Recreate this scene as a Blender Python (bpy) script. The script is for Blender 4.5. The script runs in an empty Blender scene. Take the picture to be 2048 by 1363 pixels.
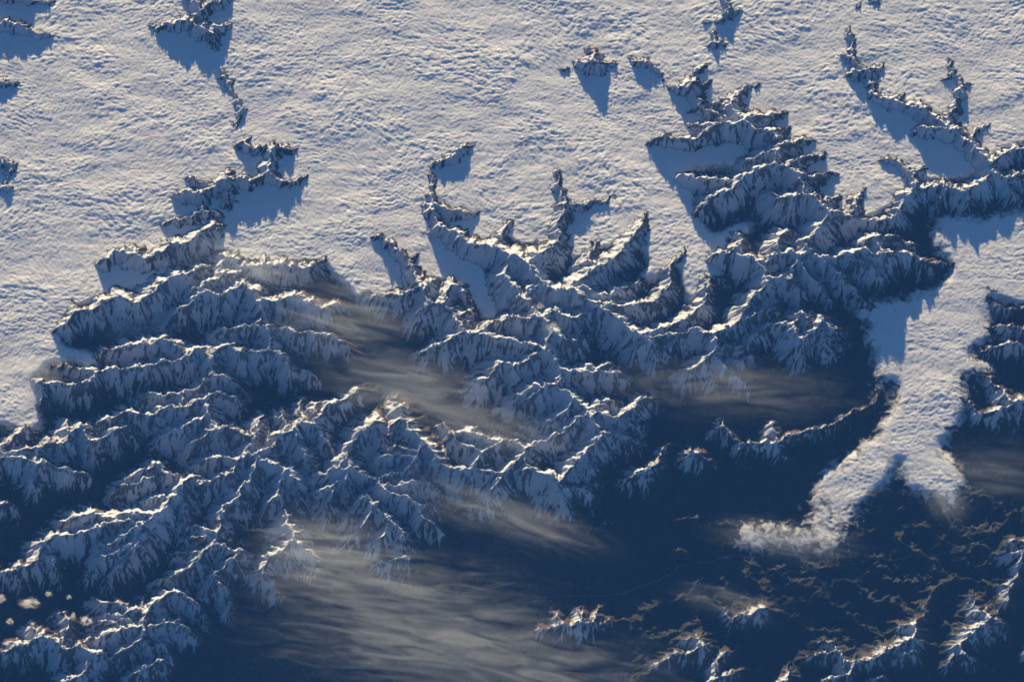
import bpy, math, time
import numpy as np
T0 = time.time()
R = math.radians
# ------------------------------------------------------------------ camera, sky, sun, exposure   (1 unit = 1 km)
TILT, DIST, WIDE = R(31), 260.0, 46.0            # a long lens from high above, looking obliquely towards the sun
SUN_EL, SUN_AZ = R(10.0), R(-7)                 # low sun beyond the ranges, a little to the left
scene = bpy.context.scene
cam_data = bpy.data.cameras.new('camera'); cam = bpy.data.objects.new('camera', cam_data)
scene.collection.objects.link(cam); scene.camera = cam
cam.location = (0, -DIST*math.sin(TILT), DIST*math.cos(TILT)); cam.rotation_euler = (TILT, 0, 0)
cam_data.sensor_width = 36; cam_data.lens = 36*DIST/WIDE; cam_data.clip_start = 1; cam_data.clip_end = 3000
world = bpy.data.worlds.new('World'); scene.world = world; world.use_nodes = True
wn = world.node_tree.nodes; sky = wn.new('ShaderNodeTexSky'); sky.sky_type = 'NISHITA'; sky.sun_disc = False
sky.sun_elevation = SUN_EL; sky.sun_rotation = SUN_AZ; sky.altitude = 2500; sky.air_density = 1.0; sky.dust_density = 0.25; sky.ozone_density = 3.5
world.node_tree.links.new(sky.outputs[0], wn['Background'].inputs[0]); wn['Background'].inputs[1].default_value = 0.056
sun_data = bpy.data.lights.new('sun', 'SUN'); sun = bpy.data.objects.new('sun', sun_data); scene.collection.objects.link(sun)
sun_data.energy = 5.0; sun_data.angle = R(0.6); sun_data.color = (1.0, 0.80, 0.47)
sun.rotation_euler = (R(90) - SUN_EL, 0, math.pi - SUN_AZ); sun.location = (-20, 80, 60)
scene.view_settings.view_transform = 'Standard'; scene.view_settings.look = 'None'
scene.view_settings.gamma = 1; scene.view_settings.use_curve_mapping = False; scene.view_settings.exposure = 1.0
scene.cycles.use_denoising = True; scene.cycles.max_bounces = 6; scene.cycles.volume_bounces = 2

# ------------------------------------------------------------------ helpers
rng = np.random.default_rng(7)
CAM = np.array(cam.location); FW = np.array((0, math.sin(TILT), -math.cos(TILT))); UP = np.array((0, math.cos(TILT), math.sin(TILT)))
def ground(px, py, z):                           # where the line of sight through a point of the photograph meets height z
    u = (np.asarray(px, float) - 1024)/2048*WIDE/DIST; v = -(np.asarray(py, float) - 681.5)/2048*WIDE/DIST
    rz = FW[2] + v*UP[2]; ry = FW[1] + v*UP[1]; t = (z - CAM[2])/rz
    return u*t, CAM[1] + ry*t
_tab = np.random.default_rng(3).permutation(4096).astype(np.int32); _tab2 = np.concatenate([_tab, _tab])
_ang = np.random.default_rng(5).random(4096)*2*np.pi; _gx = np.cos(_ang).astype(np.float32); _gy = np.sin(_ang).astype(np.float32)
_rx = np.random.default_rng(8).random(4096).astype(np.float32); _ry = np.random.default_rng(9).random(4096).astype(np.float32)
def hsh(ix, iy, seed): return _tab2[(_tab2[(ix + seed*131) & 4095] + iy) & 4095]
def perlin(x, y, seed=0):
    xi = np.floor(x).astype(np.int32); yi = np.floor(y).astype(np.int32); fx = (x - xi).astype(np.float32); fy = (y - yi).astype(np.float32)
    u = fx*fx*fx*(fx*(fx*6 - 15) + 10); v = fy*fy*fy*(fy*(fy*6 - 15) + 10)
    def g(a, b):
        h = hsh(xi + a, yi + b, seed); return _gx[h]*(fx - a) + _gy[h]*(fy - b)
    n0 = g(0, 0); n0 += u*(g(1, 0) - n0); n1 = g(0, 1); n1 += u*(g(1, 1) - n1)
    return (n0 + v*(n1 - n0))*1.5
def fbm(x, y, octaves=4, seed=0, gain=.5, lac=2.03):
    s = 0; a = 1
    for o in range(octaves): s = s + a*perlin(x, y, seed + o); x = x*lac + 3.7; y = y*lac - 1.9; a *= gain
    return s
def sstep(a, b, x): t = np.clip((x - a)/(b - a), 0, 1); return t*t*(3 - 2*t)
def blur(a, n):
    for ax in (0, 1):
        for _ in range(n):
            p = np.pad(a, [(1, 1) if k == ax else (0, 0) for k in (0, 1)], mode='edge')
            a = (p[:-2] + 2*p[1:-1] + p[2:])/4 if ax == 0 else (p[:, :-2] + 2*p[:, 1:-1] + p[:, 2:])/4
    return a
def pts(s): return np.array([[float(v) for v in q.split()] for q in s.split(',')])

# ------------------------------------------------------------------ the ridges: crest lines "x y height(0.01 km)", group by group
RANGES = [
('snowy mountains with a dark shaded face rising from cloud in the upper-left corner', """
-60 40 170, 0 45 175, 20 42 175, 45 50 170, 70 62 160, 90 68 145, 108 75 132
-60 -60 180, -10 -30 180, 30 -12 170, 75 0 152, 108 2 130
-40 160 165, 0 162 160, 20 165 150, 45 172 128
-40 318 165, 0 320 158, 25 326 146, 42 340 128
-40 372 155, 10 374 150, 50 382 128
25 326 146, 15 350 140, 10 374 150"""),
('jagged blue-shaded peaks rising from cloud at the top, with a long triangular shadow', """
303 52 136, 325 50 150, 345 45 165, 365 38 182, 385 41 172, 405 50 182, 420 62 172, 440 50 168, 458 46 145
385 41 172, 398 18 188, 420 2 182, 452 -8 160, 470 -20 135
398 18 188, 375 -15 165, 360 -40 140
415 60 175, 430 82 155, 438 100 132
440 138 130, 450 158 141, 462 182 136, 475 203 138, 478 235 133, 472 258 129"""),
('cluster of snowy peaks rising from cloud beside the long deck of ripples', """
474 292 150, 490 279 172, 505 296 160, 530 292 165, 545 290 176, 570 294 158, 592 299 132
545 290 176, 540 320 170, 532 345 180
375 350 138, 395 361 160, 417 368 160, 432 372 165, 450 346 192, 470 355 180, 500 360 176, 532 345 180, 550 353 170, 575 361 160, 600 355 145, 614 351 130
348 390 140, 368 381 168, 385 386 172, 403 384 178, 432 372 165
450 346 192, 458 375 175, 455 400 165
320 446 133, 350 438 150, 385 431 165, 407 414 172, 440 428 150"""),
('long snowy crest at the edge of the cloud, its near face in blue shadow', """
193 530 140, 213 517 170, 232 500 172, 248 502 184, 270 505 192, 290 516 182, 310 511 184, 330 496 196, 355 486 200, 375 483 195, 390 472 200, 402 462 196, 430 446 172
270 505 192, 268 490 150
440 532 170, 455 512 180, 475 528 176, 512 531 182, 545 528 180, 590 532 170, 625 528 160, 652 517 136"""),
('long jagged mountain wall with dark gullies beside the cloud edge', """
108 662 134, 125 650 160, 143 632 180, 150 620 186, 170 618 186, 200 609 194, 217 600 204, 232 590 212, 260 604 202, 282 600 204, 300 587 212, 320 566 222, 337 557 220, 360 546 218, 388 540 206, 420 530 170
145 600 138, 150 620 186
217 600 204, 195 606 180
388 574 206, 410 567 216, 437 555 220, 457 543 210, 480 540 180"""),
('snowy mountains with many sharp crests and a lit summit below drifting thin cloud', """
330 646 160, 355 621 190, 385 601 212, 405 581 220, 420 584 222, 441 590 226, 460 576 222, 482 565 228, 500 571 222, 512 601 222
512 601 222, 540 598 222, 562 595 220, 592 588 222, 602 598 220, 625 601 212, 645 616 190, 672 606 176, 700 612 140
428 666 180, 450 656 202, 482 650 208, 515 650 214, 535 651 212, 562 656 210, 594 664 208, 640 663 206, 656 668 200, 690 680 180, 708 702 140
512 601 222, 525 625 210, 515 650 214
540 698 214, 512 702 218, 490 700 220
540 698 214, 562 708 206, 582 733 190, 622 746 160, 650 760 120
535 651 212, 540 675 205, 540 698 214"""),
('two long parallel snowy ridges beside the cloud edge, dark forest between them', """
200 702 160, 235 698 188, 260 691 200, 285 681 212, 300 690 204, 315 677 212, 345 680 206, 360 700 206, 376 713 210, 388 697 212, 405 698 214, 422 709 212, 440 691 220, 460 686 222, 476 700 222, 490 700 220
100 731 140, 130 725 155, 165 737 176, 195 740 198, 225 735 210, 255 733 212, 296 730 212, 322 719 210, 345 722 205, 376 713 210
64 757 150, 90 765 180, 115 762 190, 140 768 200, 166 764 204, 195 740 198
90 765 180, 80 800 160, 78 818 130
422 709 212, 425 735 205, 425 750 212
355 792 170, 390 776 200, 410 756 210, 425 750 212, 450 749 212, 470 765 192, 500 792 150"""),
('broken snowy crests with small lit summits between two dark valleys', """
200 842 180, 230 831 200, 265 822 210, 300 830 204, 320 815 220, 340 808 220, 360 812 220, 380 811 214, 402 795 220, 430 783 212, 460 790 200, 478 806 170
280 797 180, 300 786 198, 330 790 206, 350 783 212, 360 812 220
320 872 170, 340 860 198, 370 848 212, 400 838 218, 415 825 222, 412 805 215
380 892 196, 395 876 212, 415 859 220, 435 858 222, 450 850 222, 476 860 222, 512 868 222
415 825 222, 425 845 215, 435 858 222"""),
('broad snowy massif at the left edge with a row of lit notches', """
0 902 190, 40 898 200, 75 895 200, 90 886 202, 120 885 212, 132 870 210, 150 856 210, 166 848 208, 170 870 208, 200 876 200, 222 866 200, 246 851 198, 268 859 170
5 892 170, 28 868 188, 45 857 180, 62 862 160
132 870 210, 135 850 190, 128 835 160
-60 930 180, 0 915 200, 40 912 204, 75 926 204, 100 925 200, 130 934 200, 165 941 186, 183 958 150
75 895 200, 70 912 196, 75 926 204
75 926 204, 62 958 175, 72 990 140
-40 1010 170, 0 1005 180, 30 1012 160, 38 1030 130"""),
('long diagonal snowy ridge with shaded ribs running down to a dark valley', """
0 1146 150, 15 1139 170, 50 1130 182, 75 1115 190, 80 1096 194, 100 1076 200, 130 1067 206, 170 1062 210, 200 1052 214, 225 1041 220, 260 1036 222, 285 1045 220, 312 1028 230
125 1046 170, 150 1031 196, 170 1026 200, 205 1030 202, 225 1034 206, 250 1023 214, 275 1026 220, 300 1025 228, 312 1028 230, 332 1008 222, 357 986 226
80 1096 194, 110 1130 175, 105 1168 130
40 1131 180, 42 1175 130
198 1086 190, 230 1081 204, 250 1065 212, 285 1045 220
182 1142 160, 200 1110 188, 222 1106 196, 250 1090 208, 268 1070 212, 285 1045 220
232 1132 170, 250 1112 192, 268 1091 206, 290 1065 212
215 1165 140, 232 1132 170"""),
('snowy peaks with bright sunlit summit blocks north of the dark diagonal valley', """
226 987 160, 242 975 188, 262 965 202, 287 956 212, 305 950 206
252 957 180, 282 942 200, 312 922 204, 322 940 210, 352 946 204
287 1006 180, 305 993 208, 330 990 214, 357 986 226, 364 960 232, 385 950 224, 400 968 210, 420 960 216, 446 948 222, 468 942 222, 475 920 220, 512 906 222
364 960 232, 368 1010 212, 372 1045 190, 362 1075 150
385 935 170, 410 918 205, 440 912 214, 475 920 220
512 868 222, 505 885 215, 475 920 220
446 948 222, 470 985 200, 490 1002 170"""),
('stepped snowy ridge with many small lit ledges beside a dark valley', """
310 1162 150, 345 1151 180, 362 1140 198, 385 1130 208, 400 1111 212, 415 1096 214, 425 1080 214, 432 1062 214, 440 1050 214, 440 1030 212, 445 1007 210, 465 1000 212, 490 1004 200, 510 1015 160
362 1078 160, 392 1072 190, 425 1072 210
350 1105 150, 380 1102 185, 410 1098 210
425 1080 214, 460 1096 212, 482 1100 204
482 1100 204, 460 1120 204, 432 1140 196, 420 1172 180, 402 1195 150
445 1140 190, 465 1130 186, 478 1125 170
432 1140 196, 452 1190 175, 462 1232 140
360 1062 150, 395 1048 190, 432 1062 214"""),
('snowy ridges with warm lit crests around a dark hollow near the small white clouds', """
285 1250 214, 290 1226 204, 302 1206 206, 320 1196 212, 345 1180 214, 362 1182 210, 385 1201 190, 415 1248 140
290 1226 204, 282 1205 180, 288 1190 150
185 1272 170, 215 1263 200, 240 1256 210, 285 1250 214, 330 1240 204, 370 1255 180, 398 1272 140
195 1200 160, 215 1203 180, 240 1204 188, 262 1211 170
205 1232 170, 230 1226 186, 255 1222 190, 282 1218 190
185 1245 160, 215 1240 180, 240 1236 186, 265 1238 190
215 1322 180, 245 1296 200, 282 1275 206, 285 1250 214
262 1346 170, 290 1331 192, 325 1318 188, 340 1330 150
282 1275 206, 330 1290 180, 345 1325 150"""),
('snowy bowl-shaped peaks in the bottom-left corner', """
-60 1320 170, 0 1300 182, 30 1286 196, 52 1285 204, 72 1275 204, 86 1265 202, 110 1281 202, 130 1296 204, 160 1285 192, 190 1306 204, 206 1300 196, 215 1322 180
130 1296 204, 137 1252 190, 125 1222 176
72 1275 204, 68 1250 180
120 1362 170, 142 1355 190, 160 1351 192, 175 1330 190, 190 1306 204
-40 1380 150, 20 1375 165, 80 1385 160, 142 1355 190
190 1375 170, 195 1350 160"""),
('snowy crests with a ring of bright sunlit snow around a small hollow', """
512 868 222, 516 836 192, 530 828 160
512 906 222, 548 892 218, 556 868 224, 574 850 218, 566 820 196, 548 830 170
556 868 224, 590 852 222, 604 842 224, 625 846 222, 640 831 216, 634 802 186
604 842 224, 600 815 190, 608 796 160
640 831 216, 656 806 204, 687 796 206, 716 779 190, 725 776 150
625 846 222, 645 870 205, 660 900 170
590 852 222, 595 885 212, 620 925 190, 625 955 150
512 906 222, 545 925 216, 575 936 222, 584 951 220, 592 976 190, 603 1012 150
556 985 205, 540 1002 190, 530 1020 160
575 936 222, 560 960 212, 556 985 205
465 1000 212, 500 960 210, 512 906 222"""),
('snowy mountain crest split by dark gullies, capped with lit teeth', """
690 902 190, 705 881 206, 725 859 216, 745 843 222, 757 861 206, 770 884 160
690 902 190, 688 915 228, 700 932 230, 680 936 230, 688 915 228
625 992 160, 645 979 198, 660 972 208, 690 955 220, 700 932 230
660 972 208, 654 1010 190, 650 1047 140
622 957 170, 642 945 204, 680 936 230
690 955 220, 700 985 190, 690 1010 150
700 932 230, 725 945 215, 755 956 214, 776 950 212, 806 946 210
755 956 214, 762 972 218, 777 968 220, 810 965 218, 840 962 210, 862 966 190, 878 988 150"""),
('snowy ridge climbing from thin cloud to a bright lit crest', """
793 796 170, 800 811 198, 806 836 208, 815 855 212, 830 866 214, 846 880 220, 866 900 220, 890 930 212, 925 938 214, 942 937 214, 950 920 212, 962 903 210, 985 890 204, 1005 876 202
755 921 200, 770 910 218, 800 906 222, 835 910 220, 846 880 220
780 893 180, 800 892 205, 835 900 215
885 846 160, 905 865 198, 935 863 210, 946 858 212, 960 868 210, 980 880 204, 1005 876 202
905 865 198, 920 885 205, 962 903 210
806 946 210, 835 910 220
806 836 208, 790 850 180, 785 875 150
915 977 150, 930 956 190, 942 937 214
950 1016 150, 970 1000 180, 982 985 192, 992 965 202, 1006 945 206, 1018 930 206, 1040 915 206, 1050 895 206
942 937 214, 985 940 200, 1006 945 206"""),
('isolated pyramid of snow with sharp ribs above the misty valley', """
700 1026 180, 720 1001 200, 735 988 206, 742 1005 198
680 1087 140, 700 1071 170, 725 1046 190, 742 1026 200, 746 1005 206, 756 1003 200
746 1005 206, 775 1030 205, 790 1046 212, 770 1066 200, 755 1079 186, 745 1095 150
790 1046 212, 806 1065 196, 800 1082 184, 795 1100 150
806 1065 196, 822 1085 160
762 972 218, 785 985 218, 800 990 222, 830 1001 212, 850 1011 202, 864 1008 190, 880 1030 150
830 1001 212, 845 1030 202, 866 1046 190, 888 1068 140
758 1122 150, 785 1117 182, 802 1112 196, 822 1118 176, 840 1125 130"""),
('steep snowy ridge with a knife-edge lit crest rising out of misty thin cloud', """
570 1020 190, 576 1045 200, 588 1060 212, 588 1076 212, 566 1096 200, 541 1110 188, 524 1146 176, 515 1170 130
556 985 205, 565 1005 190, 570 1020 190
588 1076 212, 602 1092 200, 625 1110 188, 630 1132 160
566 1096 200, 577 1116 180, 575 1140 140
545 1160 150, 553 1176 155, 555 1200 120"""),
('sharp dark-flanked ridge cutting diagonally through the cloud', """
742 471 138, 757 468 156, 778 480 166, 800 500 172, 815 520 180, 824 540 190, 836 560 200, 846 576 204, 855 595 204, 866 605 210
815 520 180, 832 505 135
836 560 200, 848 540 140
846 576 204, 862 558 186, 872 572 150
720 585 135, 760 590 155, 790 590 180, 815 580 192, 838 570 200
830 631 170, 850 613 200, 866 605 210, 885 607 206, 905 622 202, 915 628 196, 930 621 184, 948 613 150
885 607 206, 893 585 198, 902 567 192, 925 580 176, 938 600 150
905 567 192, 902 552 140
905 622 202, 925 642 208, 928 658 214
835 712 130, 848 703 165, 870 690 192, 892 680 210, 906 670 214, 930 660 220, 952 665 218, 972 666 220, 1000 672 222, 1024 676 226
952 665 218, 975 648 205, 985 638 175"""),
('broad snow-covered massif with warm sunlit crests at the centre of the picture', """
1000 640 200, 1024 630 214, 1060 635 228, 1085 632 228, 1096 646 236, 1106 660 240, 1125 674 232, 1146 678 216, 1170 672 180
1085 632 228, 1110 615 222, 1140 635 226, 1165 625 218, 1188 624 190
1106 660 240, 1095 680 232, 1100 703 226
1024 676 226, 1040 684 226, 1060 686 230, 1086 696 228, 1100 703 226
950 767 170, 970 756 206, 986 741 220, 1006 721 230, 1022 731 222, 1050 720 222, 1086 696 228
1100 703 226, 1130 740 220, 1110 768 222, 1095 766 224, 1085 775 222, 1075 770 222, 1052 781 214, 1035 791 200, 1020 805 160
1030 808 180, 1052 795 210, 1085 775 222
1130 740 220, 1160 741 206, 1176 731 200, 1215 726 176, 1262 737 120
1160 741 206, 1210 741 192, 1236 744 184, 1268 752 140
1110 768 222, 1150 800 214, 1176 819 214, 1186 812 212, 1202 801 196, 1228 801 180, 1245 806 140
1176 819 214, 1216 830 208, 1236 832 206, 1251 821 204, 1272 808 194, 1296 793 182, 1312 785 150
1216 830 208, 1255 845 180, 1290 862 140
1055 850 160, 1085 850 185, 1110 838 200, 1150 800 214
1085 882 180, 1105 871 200, 1140 850 208, 1176 819 214
1176 819 214, 1206 865 212, 1191 886 212, 1166 905 210, 1150 915 210, 1136 940 212, 1115 962 212, 1110 950 204, 1085 945 200, 1062 936 204, 1040 936 198
1206 865 212, 1262 876 170, 1280 895 130
1236 832 206, 1270 848 170, 1295 852 130
1050 895 206, 1085 882 180
1062 936 204, 1050 915 206, 1050 895 206
1115 962 212, 1122 971 206, 1142 976 190, 1168 976 180, 1195 992 140
1115 962 212, 1128 992 186, 1146 1030 130
1150 915 210, 1180 930 190, 1200 955 150
1005 876 202, 1030 880 190, 1050 895 206"""),
('spiny snow ridge with a bright curved crest hemming in pockets of cloud', """
860 345 136, 863 375 145, 862 392 150, 864 408 162, 885 411 162, 906 418 170, 926 421 158, 957 420 132
944 291 136, 930 292 150, 915 302 155, 900 315 150, 876 322 144, 862 332 135
845 396 134, 864 408 162, 870 435 165, 895 460 175, 930 480 188, 965 490 200, 1000 496 206, 1024 507 212, 1055 522 214, 1075 506 212, 1100 491 200, 1118 474 172
1055 522 214, 1070 545 208, 1086 561 214, 1101 571 222, 1125 577 224, 1146 573 222, 1161 555 212, 1176 546 206, 1191 531 204, 1211 527 204, 1230 511 202, 1246 495 194, 1265 470 182, 1280 450 168, 1292 428 142
1024 507 212, 1010 540 205, 1030 575 205, 1060 600 210, 1085 632 228
1086 561 214, 1060 575 208, 1050 590 206
1000 470 160, 1018 440 138
1191 531 204, 1180 505 170, 1190 485 150
1146 573 222, 1180 581 204, 1210 590 192, 1231 581 184, 1251 572 172, 1279 562 150
1112 342 138, 1120 356 146, 1123 382 152, 1131 402 164, 1150 408 160, 1182 400 148, 1226 388 132
1131 402 164, 1124 425 172, 1115 440 176, 1118 474 172"""),
('long white spine of snow with curved side ridges enclosing dark basins', """
1146 573 222, 1180 600 216, 1215 618 214, 1240 634 214, 1262 656 214, 1276 667 214, 1300 663 212, 1321 655 202, 1346 645 194, 1371 635 190, 1391 621 184, 1406 611 180, 1415 590 170, 1418 570 160, 1404 551 146, 1450 556 138
1215 606 210, 1242 612 202, 1270 608 196, 1300 600 192, 1320 590 184, 1333 575 174, 1339 550 172, 1336 534 164, 1366 494 138
1276 667 214, 1300 680 212, 1282 684 206, 1264 696 180
1300 680 212, 1346 691 172, 1360 705 130
1300 680 212, 1310 705 185, 1308 735 140
1276 667 214, 1335 668 210, 1366 665 204, 1400 660 204, 1426 665 214, 1451 655 214, 1480 640 214, 1486 620 212, 1500 600 212, 1520 581 214, 1533 560 214, 1531 535 212, 1512 518 210
1486 632 208, 1510 622 200, 1532 617 192, 1560 614 160
1426 665 214, 1430 686 212, 1426 705 206, 1406 718 202, 1390 730 196, 1369 744 176, 1355 755 130
1426 705 206, 1462 692 192, 1492 687 170, 1510 690 130
1426 705 206, 1450 723 178, 1512 712 155
1406 718 202, 1432 772 140
1426 705 206, 1470 748 165, 1502 778 130"""),
('small dark island peaks standing out of the cloud with a pointed shadow', """
1176 97 136, 1185 113 165, 1191 121 184, 1205 125 160, 1230 126 134
1191 121 184, 1174 125 162, 1150 121 134
1124 136 131, 1132 137 131"""),
('lone blade of rock in the cloud beside the island peaks', """
1260 116 136, 1280 120 160, 1296 122 162, 1314 142 138, 1328 158 132"""),
('chain of small dark summits along the cloud at the top', """
1446 -30 160, 1450 0 145, 1460 13 158, 1476 20 148
1460 13 158, 1440 35 150, 1412 46 136
1410 90 136, 1432 84 156, 1452 92 140
1384 146 136, 1400 135 158, 1410 128 140
1430 62 134, 1432 84 156"""),
('great rocky massif with steep blue faces at the upper right of the cloud', """
1335 169 136, 1360 173 160, 1385 160 190, 1396 164 176, 1416 161 146
1385 160 190, 1392 190 165, 1402 212 166
1380 219 145, 1402 212 166, 1426 222 172, 1446 236 194
1426 212 150, 1446 206 166, 1466 194 184, 1476 190 172, 1491 171 150, 1522 170 132
1466 194 184, 1468 225 204, 1490 235 208, 1512 229 196, 1536 228 172, 1572 222 134
1296 284 138, 1310 275 155, 1332 268 174, 1350 275 170, 1390 276 178, 1406 265 190, 1426 248 210, 1450 243 216, 1482 240 214, 1490 235 208
1380 246 150, 1405 248 175, 1426 248 210
1482 240 214, 1510 258 210, 1548 262 202
1548 262 202, 1555 298 206, 1550 325 206, 1576 331 206, 1602 346 212, 1609 366 212, 1606 386 212, 1640 405 214, 1662 420 212, 1690 431 196
1548 262 202, 1580 252 138
1556 288 204, 1590 284 175, 1628 280 136
1576 331 206, 1586 318 200, 1616 311 170, 1652 303 138
1602 346 212, 1640 348 175, 1678 345 138
1690 431 196, 1706 391 165, 1732 377 136
1640 405 214, 1655 395 180, 1680 392 150
1355 352 150, 1376 348 172, 1402 355 172, 1440 358 176, 1470 361 178, 1490 346 192, 1511 336 198, 1531 330 204, 1550 325 206
1490 325 180, 1510 314 190, 1530 302 195, 1555 298 206
1390 425 140, 1402 409 166, 1421 390 184, 1441 385 188, 1466 375 192, 1490 346 192
1606 386 212, 1570 390 195, 1545 385 175"""),
('glacier-topped mountain block with dark gullied faces above the long valley', """
1418 508 150, 1426 505 172, 1450 504 186, 1470 498 202, 1481 481 200, 1476 468 184
1470 498 202, 1492 512 206, 1512 518 210, 1536 522 208, 1560 505 208, 1580 500 212, 1602 509 212, 1616 478 220, 1636 460 220, 1662 420 212
1560 505 208, 1556 475 206, 1575 460 205
1616 478 220, 1622 500 214, 1602 509 212
1531 552 212, 1560 553 210, 1584 556 202, 1588 530 208, 1602 509 212
1584 556 202, 1600 590 170, 1605 610 130
1602 509 212, 1640 512 208, 1670 516 208, 1700 505 212, 1730 495 210, 1760 506 212, 1792 500 185, 1832 508 160, 1872 525 140, 1908 534 122
1760 506 212, 1755 470 212, 1730 478 195
1755 470 212, 1800 475 165, 1840 490 135
1602 520 208, 1632 560 186, 1662 605 140
1640 512 208, 1682 552 184, 1722 592 155, 1745 615 120
1700 515 206, 1742 532 190, 1760 546 176, 1768 568 130"""),
('twin snowy summits glowing in sunlight above brown spurs', """
1536 646 180, 1575 646 180, 1586 645 196, 1600 623 204, 1616 634 194, 1626 624 160
1586 645 196, 1592 666 200, 1602 678 192, 1610 671 190, 1630 660 192, 1641 641 196, 1646 634 190, 1658 655 176, 1690 653 140, 1708 650 110
1602 678 192, 1610 710 160, 1618 735 130
1641 655 190, 1650 682 165, 1682 690 140, 1712 687 108
1646 670 180, 1668 712 140
1490 700 150, 1500 680 170, 1536 646 180"""),
('curved snow-capped ridge with a wide brown sunlit slope beside the cloud tongue', """
1424 872 128, 1434 860 152, 1450 849 164, 1462 866 154, 1482 880 151, 1512 883 156, 1536 881 157, 1552 886 157, 1571 871 154, 1602 864 151, 1642 853 150, 1661 848 145, 1686 830 135, 1701 820 128, 1731 815 122, 1751 796 109, 1771 775 100, 1802 740 104
1544 847 161, 1552 866 157, 1552 886 157
1450 849 164, 1445 835 135
1552 886 157, 1580 915 128
1482 880 151, 1490 915 125"""),
('snowy arc of ridges enclosing a bay of cloud at the right', """
1712 14 136, 1722 5 130
1735 -20 150, 1755 2 138
1700 55 136, 1707 85 150, 1700 104 148, 1681 109 142, 1715 126 164, 1737 137 172, 1741 160 162, 1746 186 162, 1761 196 164, 1791 201 172, 1821 210 176, 1851 221 182, 1876 236 182, 1896 255 184
1737 137 172, 1766 126 134
1700 146 150, 1737 137 172
1791 201 172, 1804 186 134
1831 212 176, 1841 200 136
1900 117 140, 1906 146 150, 1921 166 152, 1942 164 133
1921 166 152, 1921 190 152, 1911 216 162, 1896 236 172, 1896 255 184
1886 160 134, 1906 146 150
1826 268 140, 1850 253 180, 1872 254 178, 1896 255 184, 1931 277 184, 1946 286 190, 1961 301 190, 1978 322 196
1935 278 184, 1978 249 134
1978 322 196, 2001 310 176, 2036 297 160, 2060 288 150, 2120 280 140
1978 322 186, 1981 341 182, 1966 361 180, 1936 377 180, 1906 375 176, 1891 367 178, 1861 369 170, 1831 368 176, 1811 391 184, 1796 420 184, 1771 437 172, 1741 438 164, 1716 436 166, 1690 431 196
1831 368 186, 1826 346 174, 1811 335 162, 1791 317 150, 1760 318 134
1826 341 174, 1852 337 132
1985 341 190, 2048 348 150, 2100 352 135
1936 377 196, 1930 400 160, 1925 420 130
1996 350 180, 2025 380 150, 2040 410 120
1891 367 192, 1875 400 150, 1870 425 120
1716 436 166, 1712 395 150"""),
('dark brown-topped ridges along the right edge beside the cloud tongue', """
1940 693 108, 2000 690 140, 2020 684 160, 2048 690 150, 2110 695 150
1968 656 104, 2014 650 146, 2048 657 148, 2110 650 150
1975 595 112, 2001 611 138, 2048 611 130, 2110 600 140
1920 770 104, 1925 745 108, 1960 750 118, 1990 771 135, 2010 786 165, 2027 801 182, 2048 799 186, 2110 800 180
1960 827 140, 1986 820 168, 2011 812 176, 2027 801 182
1960 827 140, 1936 800 118, 1900 790 100
2014 650 146, 2017 668 135
1872 855 100, 1912 858 112, 1940 870 90
1965 575 108, 1985 582 112"""),
('low snow-dusted ridges near the brown hollows south of the cloud tongue', """
1243 962 130, 1270 946 166, 1291 938 180, 1306 929 160, 1321 910 146, 1338 888 132
1291 938 180, 1285 960 140
1378 908 150, 1386 902 172, 1402 905 168, 1424 917 140
1090 1066 85, 1125 1060 104, 1182 1055 112, 1226 1043 116, 1278 1045 95
1360 1040 100, 1395 1032 118, 1441 1047 112, 1472 1045 95
1306 1112 70, 1351 1098 88, 1388 1109 75"""),
('lone low hill with a thin snowy crest and brown sunlit slope in the wide valley', """
1060 1262 100, 1080 1256 130, 1100 1252 152, 1131 1247 155, 1161 1240 166, 1186 1242 164, 1206 1246 150, 1238 1240 115
1131 1247 162, 1110 1225 120, 1090 1200 70
1161 1240 182, 1160 1215 125, 1165 1192 75
1186 1242 182, 1200 1215 120, 1215 1195 70"""),
('small snow-streaked mountains at the bottom edge with thin lit crests', """
1288 1346 115, 1315 1330 150, 1341 1310 162, 1356 1303 168, 1386 1300 174, 1406 1290 176, 1432 1292 135
1406 1290 176, 1401 1275 162, 1380 1274 158, 1365 1285 130
1400 1380 150, 1426 1360 172, 1430 1340 162, 1436 1315 162, 1456 1303 150, 1492 1290 115
1426 1360 172, 1456 1345 178, 1477 1340 158, 1500 1338 120
1462 1242 150, 1486 1225 174, 1511 1220 178, 1532 1212 182, 1545 1220 150
1511 1220 178, 1535 1232 160
1400 1190 90, 1430 1210 120, 1462 1242 150"""),
('snow-tipped crests glowing along the bottom-right valley sides', """
1618 1312 150, 1646 1303 170, 1671 1298 176, 1671 1289 172, 1660 1283 168, 1643 1278 140
1671 1298 176, 1686 1315 180, 1711 1325 172, 1746 1318 180, 1766 1305 186, 1791 1290 190, 1809 1280 192, 1829 1274 192, 1833 1260 184, 1826 1249 180, 1804 1245 155
1826 1249 180, 1850 1231 135, 1863 1190 130, 1868 1174 122, 1912 1154 105
1795 1320 160, 1811 1303 182, 1829 1294 180, 1829 1274 192
1645 1362 160, 1656 1355 172, 1676 1350 180, 1698 1348 178, 1711 1325 172
1540 1375 150, 1570 1360 168, 1578 1349 172, 1575 1335 140
1740 1365 165, 1764 1350 172, 1775 1345 140
1686 1315 180, 1700 1360 150"""),
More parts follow.
